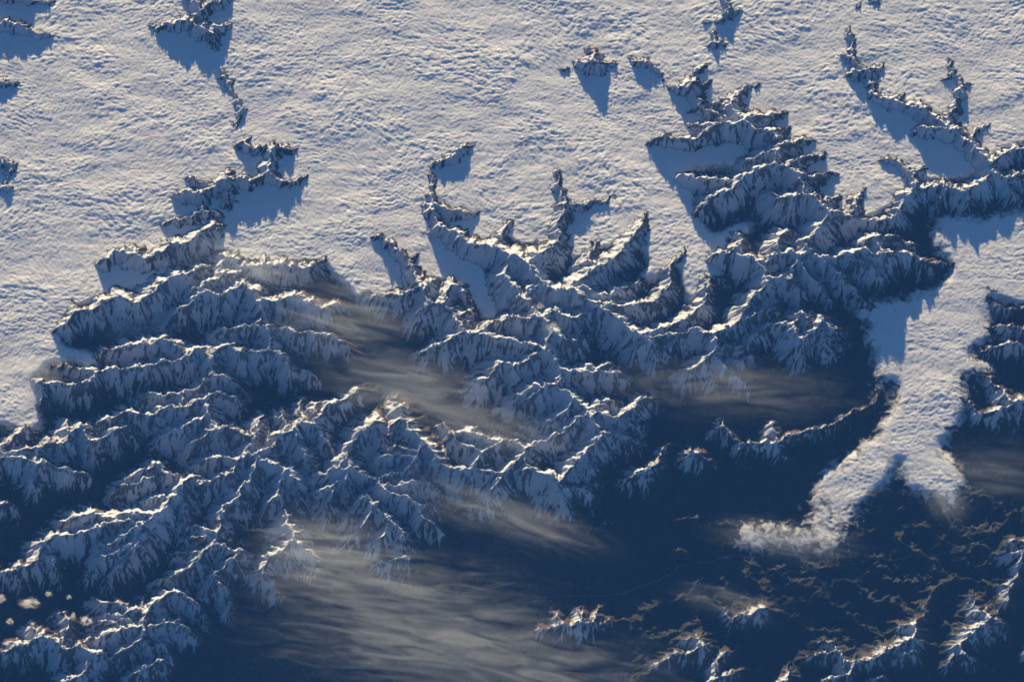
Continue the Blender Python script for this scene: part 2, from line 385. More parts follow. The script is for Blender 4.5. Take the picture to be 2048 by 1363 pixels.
('tall snowy ridge with lit steps in the bottom-right corner', """
1895 1330 140, 1912 1295 160, 1931 1275 180, 1951 1260 192, 1971 1245 198, 1979 1230 194, 1971 1220 182, 1958 1222 165, 1950 1205 160, 1945 1188 138
1979 1230 194, 2005 1245 165, 2015 1270 130
1920 1290 172, 1926 1306 170, 1951 1321 155, 1970 1335 120
2000 1215 145, 2016 1196 168, 2020 1170 172, 2036 1150 174, 2041 1126 174, 2050 1100 180, 2100 1090 180
2005 1108 140, 2030 1103 170, 2050 1100 180
2015 1082 140, 2030 1078 168, 2060 1080 170"""),
]
OUTSIDE = """-60 930 180, -150 900 190, -260 880 180
-60 1320 170, -160 1300 185, -280 1330 170
-200 1000 150, -140 1060 190, -80 1100 180, 0 1146 150
-60 1450 180, 60 1430 190, 180 1440 180, 300 1420 185
-260 1180 170, -160 1200 190, -90 1230 180
-250 760 170, -150 740 185, -60 720 170
300 1500 180, 420 1460 180, 500 1430 160
2110 800 180, 2200 780 190, 2300 800 170
2100 1090 180, 2180 1060 190, 2300 1080 180
2060 1300 170, 2150 1270 190, 2260 1290 180
1700 1430 175, 1820 1410 190, 1950 1430 180, 2080 1400 185
1400 1440 165, 1520 1420 175, 1620 1440 165
2110 650 150, 2220 640 170, 2330 660 160
2100 352 135, 2200 330 170, 2320 350 160
2120 280 140, 2220 240 170, 2320 220 160"""

# ------------------------------------------------------------------ the ground grid (fine inside the view, coarser outwards)
def lines(a, b, step, reach):
    core = np.arange(a, b + step, step); out = []; d = step; p = 0
    while p < reach: d = min(d*1.16, 4.0); p += d; out.append(p)
    out = np.array(out); return np.concatenate([(core[0] - out)[::-1], core, core[-1] + out])
PX = WIDE/2048
gxl, _ = ground(-30, -30, 0); gxr, _ = ground(2078, -30, 0); _, gyb = ground(1024, 1400, 0); _, gyt = ground(1024, -40, 1.0)
XS = lines(float(gxl), float(gxr), 1.95*PX, 70); YS = lines(float(gyb), float(gyt), 1.95*PX/math.cos(TILT)*.92, 60)
NX, NY = len(XS), len(YS); X, Y = np.meshgrid(XS, YS); X = X.astype(np.float32); Y = Y.astype(np.float32)
def over(z):                                     # ground grid -> photograph coordinates if it were at height z (used to lay out masks on the ground)
    dx = X; dy = Y - CAM[1]; dz = z - CAM[2]; f = dy*FW[1] + dz*FW[2]
    return 1024 + dx/f*DIST/WIDE*2048, 681.5 - (dy*UP[1] + dz*UP[2])/f*DIST/WIDE*2048
QX, QY = over(0.6)
right_low = sstep(900, 1500, QX)*sstep(880, 1080, QY)
wx = X + .25*fbm(X/1.7, Y/1.7, 3, 20); wy = Y + .25*fbm(X/1.7 + 9, Y/1.7, 3, 30)
rid = 1 - np.abs(perlin(wx/2.3, wy/1.7, 40)); rid2 = 1 - np.abs(perlin(wx/.9, wy/.75, 41))
base = .42 + .18*fbm(X/6, Y/6, 2, 44) + rid**2*(.18 + .32*right_low) + rid2**2*(.08 + .16*right_low) - .2*right_low
far = np.maximum(sstep(25, 32, np.abs(X)), np.maximum(sstep(-26, -32, Y), 0)); base = base + far*(rid**2*.9 + rid2**2*.2)
open_floor = np.exp(-(((QX - 880)/420)**2 + ((QY - 1310)/95)**2)**2); base = base*(1 - open_floor) + .25*open_floor
tip = np.exp(-(((QX - 1590)/190)**2 + ((QY - 1060)/80)**2)); base = base*(1 - tip) + .3*tip
basin = np.exp(-(((QX - 1010)/330)**2 + ((QY - 1160)/75)**2)**2); base = base*(1 - basin) + .22*basin   # the flat valley with the airfield
river = pts("820 1300, 960 1255, 1040 1225, 1060 1200, 1110 1188, 1180 1190, 1250 1186, 1290 1172, 1340 1150, 1380 1130, 1450 1118, 1520 1120, 1600 1150, 1700 1130, 1800 1120, 1900 1110, 2060 1060")
RX, RY = ground(river[:, 0], river[:, 1], .3)

# ------------------------------------------------------------------ ridges -> tents
H = base.copy(); G = np.full(H.shape, -1, np.int16)
def refine(P, n=3, amp=.11):
    for k in range(n):
        seg = P[1:] - P[:-1]; L = np.hypot(seg[:, 0], seg[:, 1]); mid = (P[1:] + P[:-1])/2
        nrm = np.stack([-seg[:, 1], seg[:, 0]], 1); mid[:, :2] += nrm*(rng.normal(0, amp, len(L)).clip(-.3, .3))[:, None]
        mid[:, 2] += rng.normal(0, .055, len(L))*np.minimum(L, .9)
        keep = L > .09; out = [P[0]]
        for i in range(len(seg)):
            if keep[i]: out.append(mid[i])
            out.append(P[i + 1])
        P = np.array(out); amp *= .85
    return P
DECKISH = {0, 1, 2, 3, 21, 23, 24, 25, 30}
def tent(a, b, g, k=1.0):
    k = k*(.78 if g in DECKISH else .85 if g == 33 else 1.0)
    m = max(a[2], b[2]); r = min(3.4, (m - .15)/.42 + .3)/k
    i0, i1 = np.searchsorted(XS, [min(a[0], b[0]) - r, max(a[0], b[0]) + r]); j0, j1 = np.searchsorted(YS, [min(a[1], b[1]) - r, max(a[1], b[1]) + r])
    if i1 <= i0 or j1 <= j0: return
    x = WX[j0:j1, i0:i1] - a[0]; y = WY[j0:j1, i0:i1] - a[1]; dx, dy, dz = b - a; L2 = dx*dx + dy*dy + 1e-9
    t = np.clip((x*dx + y*dy)/L2, 0, 1); ex = x - t*dx; ey = y - t*dy; d = np.hypot(ex, ey); d = d*k*(1 - .06*ey/(d + .02))
    h = a[2] + t*dz - (.70*d + .50*(1 - np.exp(-d/.55)))
    V = H[j0:j1, i0:i1]; w = h > V; V[w] = h[w]; G[j0:j1, i0:i1][w] = g
WX = (X + .05*fbm(X/.5, Y/.5, 3, 60)).astype(np.float32); WY = (Y + .05*fbm(X/.5 + 5, Y/.5, 3, 70)).astype(np.float32)
def spurs(P, g, level, gap=1.0, long=1.0):
    seg = np.hypot(*(P[1:, :2] - P[:-1, :2]).T); S = np.concatenate([[0], np.cumsum(seg)]); s = rng.uniform(.1, .4)
    while s < S[-1]:
        q = np.array([np.interp(s, S, P[:, c]) for c in range(3)]); i = min(np.searchsorted(S, s), len(P) - 1); d = P[i, :2] - P[i - 1, :2]; d = d/(np.hypot(*d) + 1e-9)
        for side in (-1, 1):
            if rng.random() < .8:
                n = np.array([-d[1], d[0]])*side; a = rng.normal(0, .35); n = np.array([n[0]*math.cos(a) - n[1]*math.sin(a), n[0]*math.sin(a) + n[1]*math.cos(a)])
                L = rng.uniform(.4, 1.15)*(long if level == 0 else .45); e = np.array([*(q[:2] + n*L), q[2] - L*rng.uniform(.88, 1.12) - .09]); q2 = q.copy(); q2[2] -= .07
                if e[2] > .3:
                    B = refine(np.array([q2, (q2 + e)/2 + [0, 0, .0], e]), 1, .12)
                    for u in range(len(B) - 1): tent(B[u], B[u + 1], g, 1.25)
                    if level == 0: spurs(B, g, 1)
        s += rng.uniform(.4, .95)*(gap if level == 0 else .5)
def lay(text, g):
    for ln in text.strip().split('\n'):
        q = pts(ln); z = q[:, 2]/100; z = np.where(z > 1.3, 1.3 + (z - 1.3)*.8, z) if g in (0, 1, 2, 23, 24, 25, 30) else z; x, y = ground(q[:, 0], q[:, 1], z); P = refine(np.stack([x, y, z], 1))
        kk = rng.uniform(.85, 1.2)
        for u in range(len(P) - 1): tent(P[u], P[u + 1], g, kk)
        spurs(P, g, 0, rng.uniform(1.1, 2.4), rng.uniform(.7, 1.5))
for g, (label, text) in enumerate(RANGES): lay(text, g)
lay(OUTSIDE, len(RANGES))
H = np.maximum(H, .05)
print('tents', round(time.time() - T0, 1))

# ------------------------------------------------------------------ gullies cut along the fall line
def grad(Z): gy, gx = np.gradient(Z, YS, XS); return gx.astype(np.float32), gy.astype(np.float32)
def gullies(Z, lam, amp, seed, smooth):
    gx, gy = grad(blur(Z, smooth)); m = np.hypot(gx, gy) + 1e-6; ux, uy = -gy/m, gx/m
    el = 1.6 if lam > .6 else 2.2; lam = lam*el; px, py = (X/lam).astype(np.float32), (Y/lam).astype(np.float32); xi = np.floor(px).astype(np.int32); yi = np.floor(py).astype(np.int32)
    fx = px - xi; fy = py - yi; c = np.zeros_like(px); s = np.zeros_like(px)
    for a in (-1, 0, 1):
        for b in (-1, 0, 1):
            h = hsh(xi + a, yi + b, seed); vx = fx - a - _rx[h]; vy = fy - b - _ry[h]
            w = np.exp(-2.2*(vx*vx + vy*vy)); ph = (vx*ux + vy*uy)*6.2832*el; c += w*np.cos(ph); s += w*np.sin(ph)
    n = np.sqrt(c*c + s*s) + 1e-5
    v = c/n
    return amp*np.clip(m/.55, 0, 1.3)*v, v
H = blur(H, 1); ribs = 0; fine = 0
for lam, amp, sm in ((.95, .065, 8), (.50, .040, 4), (.25, .014, 2), (.12, .0035, 1)):
    d, v = gullies(H, lam, amp, int(lam*1000), sm); H = H + d; ribs = ribs + v*(.3 if lam > .9 else .8 if lam > .2 else .5); fine = fine + v*(lam < .2)
H = H + .006*fbm(X/.16, Y/.16, 2, 90)*sstep(.3, 1.2, H)
GX, GY = grad(H); SL = np.hypot(GX, GY)
SUNNY = -GY/np.maximum(SL, .2)
CONC = blur(H, 4) - H
print('gullies', round(time.time() - T0, 1))

# ------------------------------------------------------------------ snow cover (a property of the ground: altitude, aspect, steepness, gully or rib)
n1 = fbm(X/.8, Y/.8, 4, 100); n2 = fbm(X/.11, Y/.11, 3, 110)
patch = sstep(-.1, .5, fbm(X/1.1, Y/1.1, 3, 120)); DQX, DQY = over(1.3)
EAST = np.clip(-GX/np.maximum(SL, .3), -1, 1)
line = 1.20 + .20*n1 + .38*np.clip(SUNNY, 0, 1)*sstep(2.1, 1.6, H) + .26*EAST + .06*ribs + .03*fine + .20*right_low*sstep(900, 1000, QY) - .16*sstep(600, 300, DQY)
rockiness = SL*(.82 + .25*patch) + .08*n2 - 4*CONC + (.06 + .20*patch)*ribs + .06*patch*fine + .42*EAST - .2*sstep(1.8, 2.1, H)
snow = sstep(-.38, .24, H - line + 1.2*CONC) * (1 - .88*sstep(1.25, 1.8, rockiness))
snow = np.clip(snow*(.95 + .12*n2), 0, 1).astype(np.float32)
wood = (1 - sstep(1.05, 1.35, H + .12*n1 + .1*n2 + .15*np.clip(SUNNY, 0, 1)))*sstep(.02, .10, SL)
grass = (np.clip(SUNNY*1.3, 0, 1)*sstep(.85, 1.2, H + .2*n1 + .6*np.exp(-((QX - 1150)/110)**2 - ((QY - 1225)/45)**2))*(1 - .3*sstep(600, 300, DQY))*(1 - .8*right_low*(1 - np.exp(-((QX - 1150)/110)**2 - ((QY - 1225)/45)**2)))).astype(np.float32)

# ------------------------------------------------------------------ materials
def material(name):
    m = bpy.data.materials.new(name); m.use_nodes = True; nt = m.node_tree; nt.nodes.clear(); out = nt.nodes.new('ShaderNodeOutputMaterial'); return m, nt, out
def N(nt, kind, **kw):
    n = nt.nodes.new('ShaderNode' + kind)
    for k, v in kw.items():
        if k.startswith('i_'): n.inputs[k[2:].replace('_', ' ')].default_value = v
        else: setattr(n, k, v)
    return n
def mixc(nt, f, a, b):
    n = N(nt, 'Mix', data_type='RGBA'); L = nt.links.new
    (L(f, n.inputs[0]) if not isinstance(f, (int, float)) else setattr(n.inputs[0], 'default_value', f))
    for v, s in ((a, n.inputs[6]), (b, n.inputs[7])):
        if isinstance(v, tuple): s.default_value = (*v, 1)
        else: L(v, s)
    return n.outputs[2]
def math_(nt, op, a, b=0.0, c=0.0, clamp=False):
    n = N(nt, 'Math', operation=op, use_clamp=clamp)
    for v, s in zip((a, b, c), n.inputs):
        if isinstance(v, (int, float)): s.default_value = v
        else: nt.links.new(v, s)
    return n.outputs[0]
def rng_(nt, v, a, b, c=0.0, d=1.0):
    n = N(nt, 'MapRange', interpolation_type='SMOOTHSTEP'); nt.links.new(v, n.inputs[0])
    for k, q in enumerate((a, b, c, d)): n.inputs[k + 1].default_value = q
    return n.outputs[0]
def noise(nt, co, scale, detail=4, rough=.55, dist=0.0):
    n = N(nt, 'TexNoise'); n.inputs['Scale'].default_value = scale; n.inputs['Detail'].default_value = detail; n.inputs['Roughness'].default_value = rough; n.inputs['Distortion'].default_value = dist
    nt.links.new(co, n.inputs['Vector']); return n.outputs['Fac']
def N_r(nt, vo): n = N(nt, 'SeparateColor'); nt.links.new(vo.outputs['Color'], n.inputs[0]); return n.outputs[0]
def N_z(nt, geo): n = N(nt, 'SeparateXYZ'); nt.links.new(geo, n.inputs[0]); return n.outputs['Z']
m_terrain, nt, out = material('snow_rock_and_forest'); L = nt.links.new
geo = N(nt, 'NewGeometry').outputs['Position']; at = lambda a: N(nt, 'Attribute', attribute_name=a).outputs['Fac']
nf = noise(nt, geo, 14, 5, .6); nm = noise(nt, geo, 2.2, 4, .55)
grassc = mixc(nt, nm, (.095, .046, .025), (.05, .030, .020)); forest = mixc(nt, nf, (.009, .013, .011), (.028, .030, .021)); high = rng_(nt, N(nt, 'SeparateXYZ').outputs['Z'], 1.3, 2.0); L(geo, high.node.inputs[0].links[0].from_node.inputs[0]); rock = mixc(nt, high, mixc(nt, nf, (.030, .024, .021), (.075, .055, .042)), mixc(nt, nf, (.10, .10, .105), (.20, .195, .195)))
vo = N(nt, 'TexVoronoi', feature='F1'); vo.inputs['Scale'].default_value = 5; L(geo, vo.inputs['Vector']); field = mixc(nt, rng_(nt, nm, .3, .7), mixc(nt, N_r(nt, vo), (.018, .022, .015), (.085, .066, .045)), forest); ground_c = mixc(nt, at('wood'), mixc(nt, rng_(nt, N_z(nt, geo), .45, .8), field, rock), forest)
ground_c = mixc(nt, math_(nt, 'MULTIPLY', at('grass'), rng_(nt, nm, .2, .6)), ground_c, grassc)
sn = rng_(nt, math_(nt, 'ADD', at('snow'), math_(nt, 'MULTIPLY_ADD', nf, .4, -.2)), .12, .86)
snowc = mixc(nt, nf, (.52, .54, .58), (.63, .645, .67))
bs = N(nt, 'BsdfPrincipled'); L(mixc(nt, sn, ground_c, snowc), bs.inputs['Base Color']); bs.inputs['Roughness'].default_value = .8; bs.inputs['Specular IOR Level'].default_value = .15
bmp = N(nt, 'Bump'); bmp.inputs['Strength'].default_value = .3; bmp.inputs['Distance'].default_value = .03; L(nf, bmp.inputs['Height']); L(bmp.outputs[0], bs.inputs['Normal']); L(bs.outputs[0], out.inputs['Surface'])

# ------------------------------------------------------------------ mesh from a piece of a grid
coll = scene.collection
def sheet(name, Z, faces, mat, label, kind=None, category=None, attrs=(), group=None, gr=None):
    """faces: boolean (NY-1, NX-1); links one mesh with true normals taken from the whole surface"""
    jj, ii = np.nonzero(faces)
    if len(jj) == 0: return None
    quads = np.stack([jj*NX + ii, jj*NX + ii + 1, (jj + 1)*NX + ii + 1, (jj + 1)*NX + ii], 1)
    used, inv = np.unique(quads, return_inverse=True); quads = inv.reshape(-1, 4).astype(np.int32)
    co = np.stack([X.ravel()[used], Y.ravel()[used], Z.ravel()[used]], 1).astype(np.float32)
    me = bpy.data.meshes.new(name); me.vertices.add(len(co)); me.vertices.foreach_set('co', co.ravel())
    me.loops.add(quads.size); me.loops.foreach_set('vertex_index', quads.ravel()); me.polygons.add(len(quads))
    me.polygons.foreach_set('loop_start', np.arange(0, quads.size, 4, dtype=np.int32)); me.polygons.foreach_set('use_smooth', np.ones(len(quads), bool))
    me.update(calc_edges=True)
    for nm_, arr in attrs:
        a = me.attributes.new(nm_, 'FLOAT', 'POINT'); a.data.foreach_set('value', arr.ravel()[used].astype(np.float32))
    gx, gy = gr
    nrm = np.stack([-gx.ravel()[used], -gy.ravel()[used], np.ones(len(used))], 1); nrm /= np.linalg.norm(nrm, axis=1)[:, None]
    me.normals_split_custom_set_from_vertices(nrm.astype(np.float32).tolist())
    me.materials.append(mat); o = bpy.data.objects.new(name, me); coll.objects.link(o); o['label'] = label
    if kind: o['kind'] = kind
    if category: o['category'] = category
    if group: o['group'] = group
    return o

# ------------------------------------------------------------------ cloud layers: where they lie (outlines on the cloud-top level)
def inside(poly, qx, qy):
    r = np.zeros(qx.shape, bool); n = len(poly)
    for i in range(n):
        x0, y0 = poly[i]; x1, y1 = poly[(i + 1) % n]
        if y0 == y1: continue
        c = ((y0 > qy) != (y1 > qy)) & (qx < (x1 - x0)*(qy - y0)/(y1 - y0) + x0); r ^= c
    return r
DECK = pts("-6000 -4000, -6000 780, -300 840, 15 850, 60 862, 88 860, 78 800, 62 752, 100 722, 150 722, 190 745, 210 735, 178 700, 120 690, 122 650, 150 612, 225 590, 270 575, 330 560, 380 512, 430 495, 470 522, 560 528, 640 522, 668 545, 692 572, 725 600, 780 598, 835 560, 890 560, 935 590, 955 625, 985 648, 1003 620, 1000 590, 950 500, 990 470, 1050 490, 1120 510, 1150 520, 1185 505, 1230 490, 1290 500, 1300 530, 1255 565, 1320 555, 1345 525, 1362 560, 1375 600, 1392 612, 1398 560, 1440 560, 1470 510, 1500 470, 1510 430, 1420 470, 1395 420, 1370 340, 1470 330, 1500 310, 1530 270, 1480 250, 1500 225, 1535 240, 1552 285, 1578 322, 1608 362, 1645 412, 1695 440, 1740 435, 1790 410, 1830 360, 1900 365, 1960 335, 2000 305, 2060 285, 2400 200, 8000 100, 8000 -4000")
TONGUE = pts("1868 430, 1866 480, 1880 510, 1908 535, 1895 560, 1830 590, 1790 605, 1740 600, 1690 615, 1735 650, 1730 690, 1750 705, 1760 760, 1750 780, 1760 790, 1795 745, 1800 765, 1795 805, 1770 835, 1762 870, 1720 890, 1690 920, 1640 945, 1625 985, 1625 1030, 1600 1060, 1545 1045, 1500 1040, 1470 1050, 1480 1075, 1462 1110, 1530 1098, 1570 1095, 1610 1118, 1640 1112, 1695 1095, 1700 1068, 1712 1025, 1745 985, 1780 945, 1800 905, 1812 960, 1812 980, 1870 990, 1905 1020, 1898 1050, 1918 1020, 1918 985, 1936 970, 1912 925, 1885 900, 1870 880, 1905 870, 1925 840, 1935 800, 1915 770, 1935 745, 1990 770, 2000 750, 1970 720, 1930 715, 1935 695, 1975 690, 1985 660, 1965 640, 1985 620, 1970 590, 1985 580, 2010 610, 2060 615, 2400 600, 2400 400, 2050 420, 1960 435")
WOBX = 9*fbm(X/.45, Y/.45, 3, 200) + 5*fbm(X/.12, Y/.12, 2, 210); WOBY = 7*fbm(X/.45 + 4, Y/.45, 3, 220) + 5*fbm(X/.12 + 8, Y/.12, 2, 230)
def cloud_cover(poly, z, edge, w=1.0): qx, qy = over(z); return blur(inside(poly, qx + w*WOBX, qy + w*WOBY).astype(np.float32), edge)
def wide_blur(a, n=5):
    b = blur(a[::4, ::4], n); i = np.clip(np.arange(NY)/4, 0, b.shape[0] - 1); j = np.clip(np.arange(NX)/4, 0, b.shape[1] - 1)
    i0 = i.astype(int); j0 = j.astype(int); i1 = np.minimum(i0 + 1, b.shape[0] - 1); j1 = np.minimum(j0 + 1, b.shape[1] - 1); u = (i - i0)[:, None]; v = (j - j0)[None]
    return ((b[i0][:, j0]*(1 - v) + b[i0][:, j1]*v)*(1 - u) + (b[i1][:, j0]*(1 - v) + b[i1][:, j1]*v)*u).astype(np.float32)
def puffs(x, y, seed):                           # rounded lumps with creases between them
    xi = np.floor(x).astype(np.int32); yi = np.floor(y).astype(np.int32); fx = (x - xi).astype(np.float32); fy = (y - yi).astype(np.float32); m = np.zeros(x.shape, np.float32)
    for a in (-1, 0, 1):
        for b in (-1, 0, 1):
            h = hsh(xi + a, yi + b, seed); d2 = (fx - a - _rx[h])**2 + (fy - b - _ry[h])**2
            m = np.maximum(m, np.clip(1 - d2*1.25, 0, 1)**.8*(.55 + .45*_rx[(h*7 + 13) & 4095]))
    return m
def waves(lam, ux, uy, seed):                    # trains of ripples whose crests lie across (ux, uy)
    el = 1.5; l = lam*el; px, py = (X/l).astype(np.float32), (Y/l).astype(np.float32); xi = np.floor(px).astype(np.int32); yi = np.floor(py).astype(np.int32)
    fx = px - xi; fy = py - yi; c = np.zeros_like(px); s = np.zeros_like(px)
    for a in (-1, 0, 1):
        for b in (-1, 0, 1):
            h = hsh(xi + a, yi + b, seed); vx = fx - a - _rx[h]; vy = fy - b - _ry[h]; w = np.exp(-2.0*(vx*vx + vy*vy)); ph = (vx*ux + vy*uy)*6.2832*el + 6.28*_rx[(h*5 + 3) & 4095]; c += w*np.cos(ph); s += w*np.sin(ph)
    return c/(np.sqrt(c*c + s*s) + .12)*.5 + .5
def tops(amp, seed, stretch=1.0):                # rolled and dimpled cloud tops
    ax = X + .5*fbm(X/3.6, Y/3.6, 2, seed + 1, .3); ay = Y + .75*fbm(X/3.9 + 3, Y/3.9, 2, seed + 5, .3)
    front = 0
    coarse = sstep(-.35, .5, fbm(X/4.5, Y/4.5, 2, seed + 9)); swell = fbm(X/2.4, Y/1.3, 3, seed + 20)
    b1 = puffs(ax/(.85*stretch), ay/.42, seed + 11); b2 = puffs(ax/(.46*stretch), ay/.25, seed + 12); b3 = puffs(ax/.27, ay/.18, seed + 13); b4 = puffs(ax/.14, ay/.11, seed + 14)
    th = 1.5 + .75*fbm(X/6.5 + 2, Y/6.5, 2, seed + 40, .4); ux, uy = np.cos(th).astype(np.float32), np.sin(th).astype(np.float32)
    w1 = waves(.36, ux, uy, seed + 50); w2 = waves(.21, ux, uy, seed + 51); calm = .3 + .7*sstep(-.45, .35, fbm(X/3.2 + 7, Y/2.6, 3, seed + 60))
    brk = .35 + .65*b2; z = .028*swell + calm*(coarse*(.010*b1 + .022*b2 + .008*w1*brk) + (1 - coarse)*(.008*b2 + .006*w1*brk) + .010*w2*brk + .040*b3*(.5 + .5*coarse)) + .030*b4*(.6 + .4*calm)
    return .95*amp*z
Zc_deck = 1.23 + .05*fbm(X/7, Y/7, 2, 301)
c_deck = wide_blur(cloud_cover(DECK, 1.28, 2, 1.4), 3); c_tong = wide_blur(cloud_cover(TONGUE, 1.1, 2, 1.8)); TOPS = tops(1.0, 310)
TQX, TQY = over(1.0); z_tong = 1.16 - .06*sstep(560, 1080, TQY)
T_deck = Zc_deck + TOPS - .4*(1 - sstep(0, .8, c_deck))
T_tong = z_tong + .8*TOPS - .2*(1 - sstep(0, .9, c_tong))
def faces_of(mask): return mask[:-1, :-1] | mask[1:, :-1] | mask[:-1, 1:] | mask[1:, 1:]
f_deck = faces_of((c_deck > .02) & (T_deck > H - .05)); f_tong = faces_of((c_tong > .02) & (T_tong > H - .05))

# ------------------------------------------------------------------ terrain objects: one per mountain group, split along the valleys
hidden = ((c_deck > .98) & (T_deck > H + .12)) | ((c_tong > .98) & (T_tong > H + .12))
f_seen = ~(hidden[:-1, :-1] & hidden[1:, :-1] & hidden[:-1, 1:] & hidden[1:, 1:])
fg = G[:-1, :-1]; core = (np.abs(X[:-1, :-1]) < 26) & (Y[:-1, :-1] > -25); attrs = (('snow', snow), ('wood', wood.astype(np.float32)), ('grass', grass))
for g, (label, text) in enumerate(RANGES):
    sheet('snowy_mountains', H, f_seen & (fg == g), m_terrain, label, 'structure', attrs=attrs, gr=(GX, GY))
sheet('terrain', H, f_seen & ((fg < 0) | (fg >= len(RANGES))), m_terrain, 'dark forested valley floors and low brown hills between the mountains', 'structure', attrs=attrs, gr=(GX, GY))
print('terrain', round(time.time() - T0, 1))

# ------------------------------------------------------------------ cloud material
def cloud_material(name, soft, lo=.10, hi=.95, nscale=5):
    m, nt, out = material(name); L = nt.links.new; geo = N(nt, 'NewGeometry').outputs['Position']
    d = N(nt, 'BsdfPrincipled', subsurface_method='BURLEY'); d.inputs['Base Color'].default_value = (.93, .925, .91, 1); d.inputs['Roughness'].default_value = 1; d.inputs['Specular IOR Level'].default_value = 0; d.inputs['Subsurface Weight'].default_value = .85; d.inputs['Subsurface Radius'].default_value = (1, 1, 1); d.inputs['Subsurface Scale'].default_value = .12; tr = N(nt, 'BsdfTransparent'); tl = N(nt, 'BsdfTranslucent'); tl.inputs[0].default_value = (.92, .91, .895, 1)
    b = N(nt, 'Bump'); b.inputs['Strength'].default_value = .55; b.inputs['Distance'].default_value = .02; L(noise(nt, geo, 9, 4, .6), b.inputs['Height']); L(b.outputs[0], d.inputs['Normal'])
    a = N(nt, 'Attribute', attribute_name='cover').outputs['Fac']; k = noise(nt, geo, nscale, 6, .62, .8)
    f = rng_(nt, math_(nt, 'ADD', math_(nt, 'MULTIPLY', a, 1.6), math_(nt, 'MULTIPLY_ADD', k, soft, -soft/2)), lo, hi)
    mx0 = N(nt, 'MixShader'); mx0.inputs[0].default_value = .12; L(d.outputs[0], mx0.inputs[1]); L(tl.outputs[0], mx0.inputs[2])
    mx = N(nt, 'MixShader'); L(f, mx.inputs[0]); L(tr.outputs[0], mx.inputs[1]); L(mx0.outputs[0], mx.inputs[2]); L(mx.outputs[0], out.inputs['Surface']); return m
m_cloud = cloud_material('cloud_tops', 1.8, .15, 1.35, 4); m_tongue = cloud_material('frayed_cloud_tops', 3.0, .25, 1.4, 2.4)
cov_d = c_deck*sstep(-.02, .11, T_deck - H); cov_t = c_tong*sstep(-.04, .30, T_tong - H)*(1 - .46*sstep(950, 1060, TQY))
sheet('cloud_deck', T_deck, f_deck, m_cloud, 'vast rippled white cloud deck filling the top and left, mountains poking through', None, 'cloud', (('cover', cov_d),), gr=grad(T_deck))
sheet('cloud_tongue', T_tong, f_tong, m_tongue, 'river of low cloud filling the valley at the right, frayed at its lower ends', None, 'cloud', (('cover', cov_t),), gr=grad(T_tong))
print('clouds', round(time.time() - T0, 1), 'tris', sum(len(o.data.polygons)*2 for o in coll.objects if o.type == 'MESH'))

# ------------------------------------------------------------------ the air between the ground and the camera
def air():
    x0, x1, y0, y1, z0, z1 = XS[0] - 3, XS[-1] + 3, min(YS[0], CAM[1]) - 4, YS[-1] + 3, -1.2, CAM[2] + 4
    v = [(x, y, z) for z in (z0, z1) for y in (y0, y1) for x in (x0, x1)]
    me = bpy.data.meshes.new('haze'); me.from_pydata(v, [], [(0, 2, 3, 1), (4, 5, 7, 6), (0, 1, 5, 4), (2, 6, 7, 3), (0, 4, 6, 2), (1, 3, 7, 5)])
    m, nt, out = material('thin_air'); p = N(nt, 'VolumePrincipled'); p.inputs['Color'].default_value = (.09, .31, 1, 1); p.inputs['Density'].default_value = .0005; p.inputs['Anisotropy'].default_value = 0
    nt.links.new(p.outputs[0], out.inputs['Volume']); me.materials.append(m)
    o = bpy.data.objects.new('haze', me); coll.objects.link(o); o['kind'] = 'stuff'; o['label'] = 'thin blue haze in the air over the mountains'
air()

# ------------------------------------------------------------------ river and airfield on the valley floor
def height_at(x, y):
    i = np.clip(np.searchsorted(XS, x) - 1, 0, NX - 2); j = np.clip(np.searchsorted(YS, y) - 1, 0, NY - 2); u = (x - XS[i])/(XS[i + 1] - XS[i]); v = (y - YS[j])/(YS[j + 1] - YS[j])
    return (H[j, i]*(1 - u) + H[j, i + 1]*u)*(1 - v) + (H[j + 1, i]*(1 - u) + H[j + 1, i + 1]*u)*v
def plain(name, c1, c2, scale):
    m, nt, out = material(name); b = N(nt, 'BsdfPrincipled'); nt.links.new(mixc(nt, noise(nt, N(nt, 'NewGeometry').outputs['Position'], scale), c1, c2), b.inputs['Base Color']); b.inputs['Roughness'].default_value = .85; nt.links.new(b.outputs[0], out.inputs['Surface']); return m
def ribbon(name, qx, qy, width, mat, label, lift=.012, wob=0.0, n=220, thick=.006):
    t = np.linspace(0, 1, n); s0 = np.concatenate([[0], np.cumsum(np.hypot(np.diff(qx), np.diff(qy)))]); s0 /= s0[-1]; x = np.interp(t, s0, qx); y = np.interp(t, s0, qy)
    x = x + wob*fbm(t*14, t*0 + 3, 3, 400); y = y + wob*fbm(t*14, t*0 + 8, 3, 410); dx = np.gradient(x); dy = np.gradient(y); l = np.hypot(dx, dy); nx, ny = -dy/l, dx/l; w = width*(1 + .3*fbm(t*20, t*0, 2, 420)*(wob > 0))/2
    V = []; 
    for k in (-1, 1):
        for up in (1, 0): V.append(np.stack([x + k*w*nx, y + k*w*ny, height_at(x + k*w*nx, y + k*w*ny) + lift*up - (1 - up)*thick], 1))
    V = np.concatenate([V[0], V[2], V[1], V[3]]); F = []
    for i in range(n - 1):
        for a, b in ((0, n), (n, 3*n), (3*n, 2*n), (2*n, 0)): F.append((a + i, a + i + 1, b + i + 1, b + i))
    F += [(0, n, 3*n, 2*n), (n - 1, 3*n - 1, 4*n - 1, 2*n - 1)]
    me = bpy.data.meshes.new(name); me.from_pydata(V.tolist(), [], F); me.materials.append(mat); o = bpy.data.objects.new(name, me); coll.objects.link(o); o['kind'] = 'structure'; o['label'] = label; return o
m_gravel = plain('river_gravel', (.03, .034, .034), (.075, .07, .062), 3); m_tarmac = plain('runway_concrete', (.14, .12, .10), (.20, .17, .14), 4)
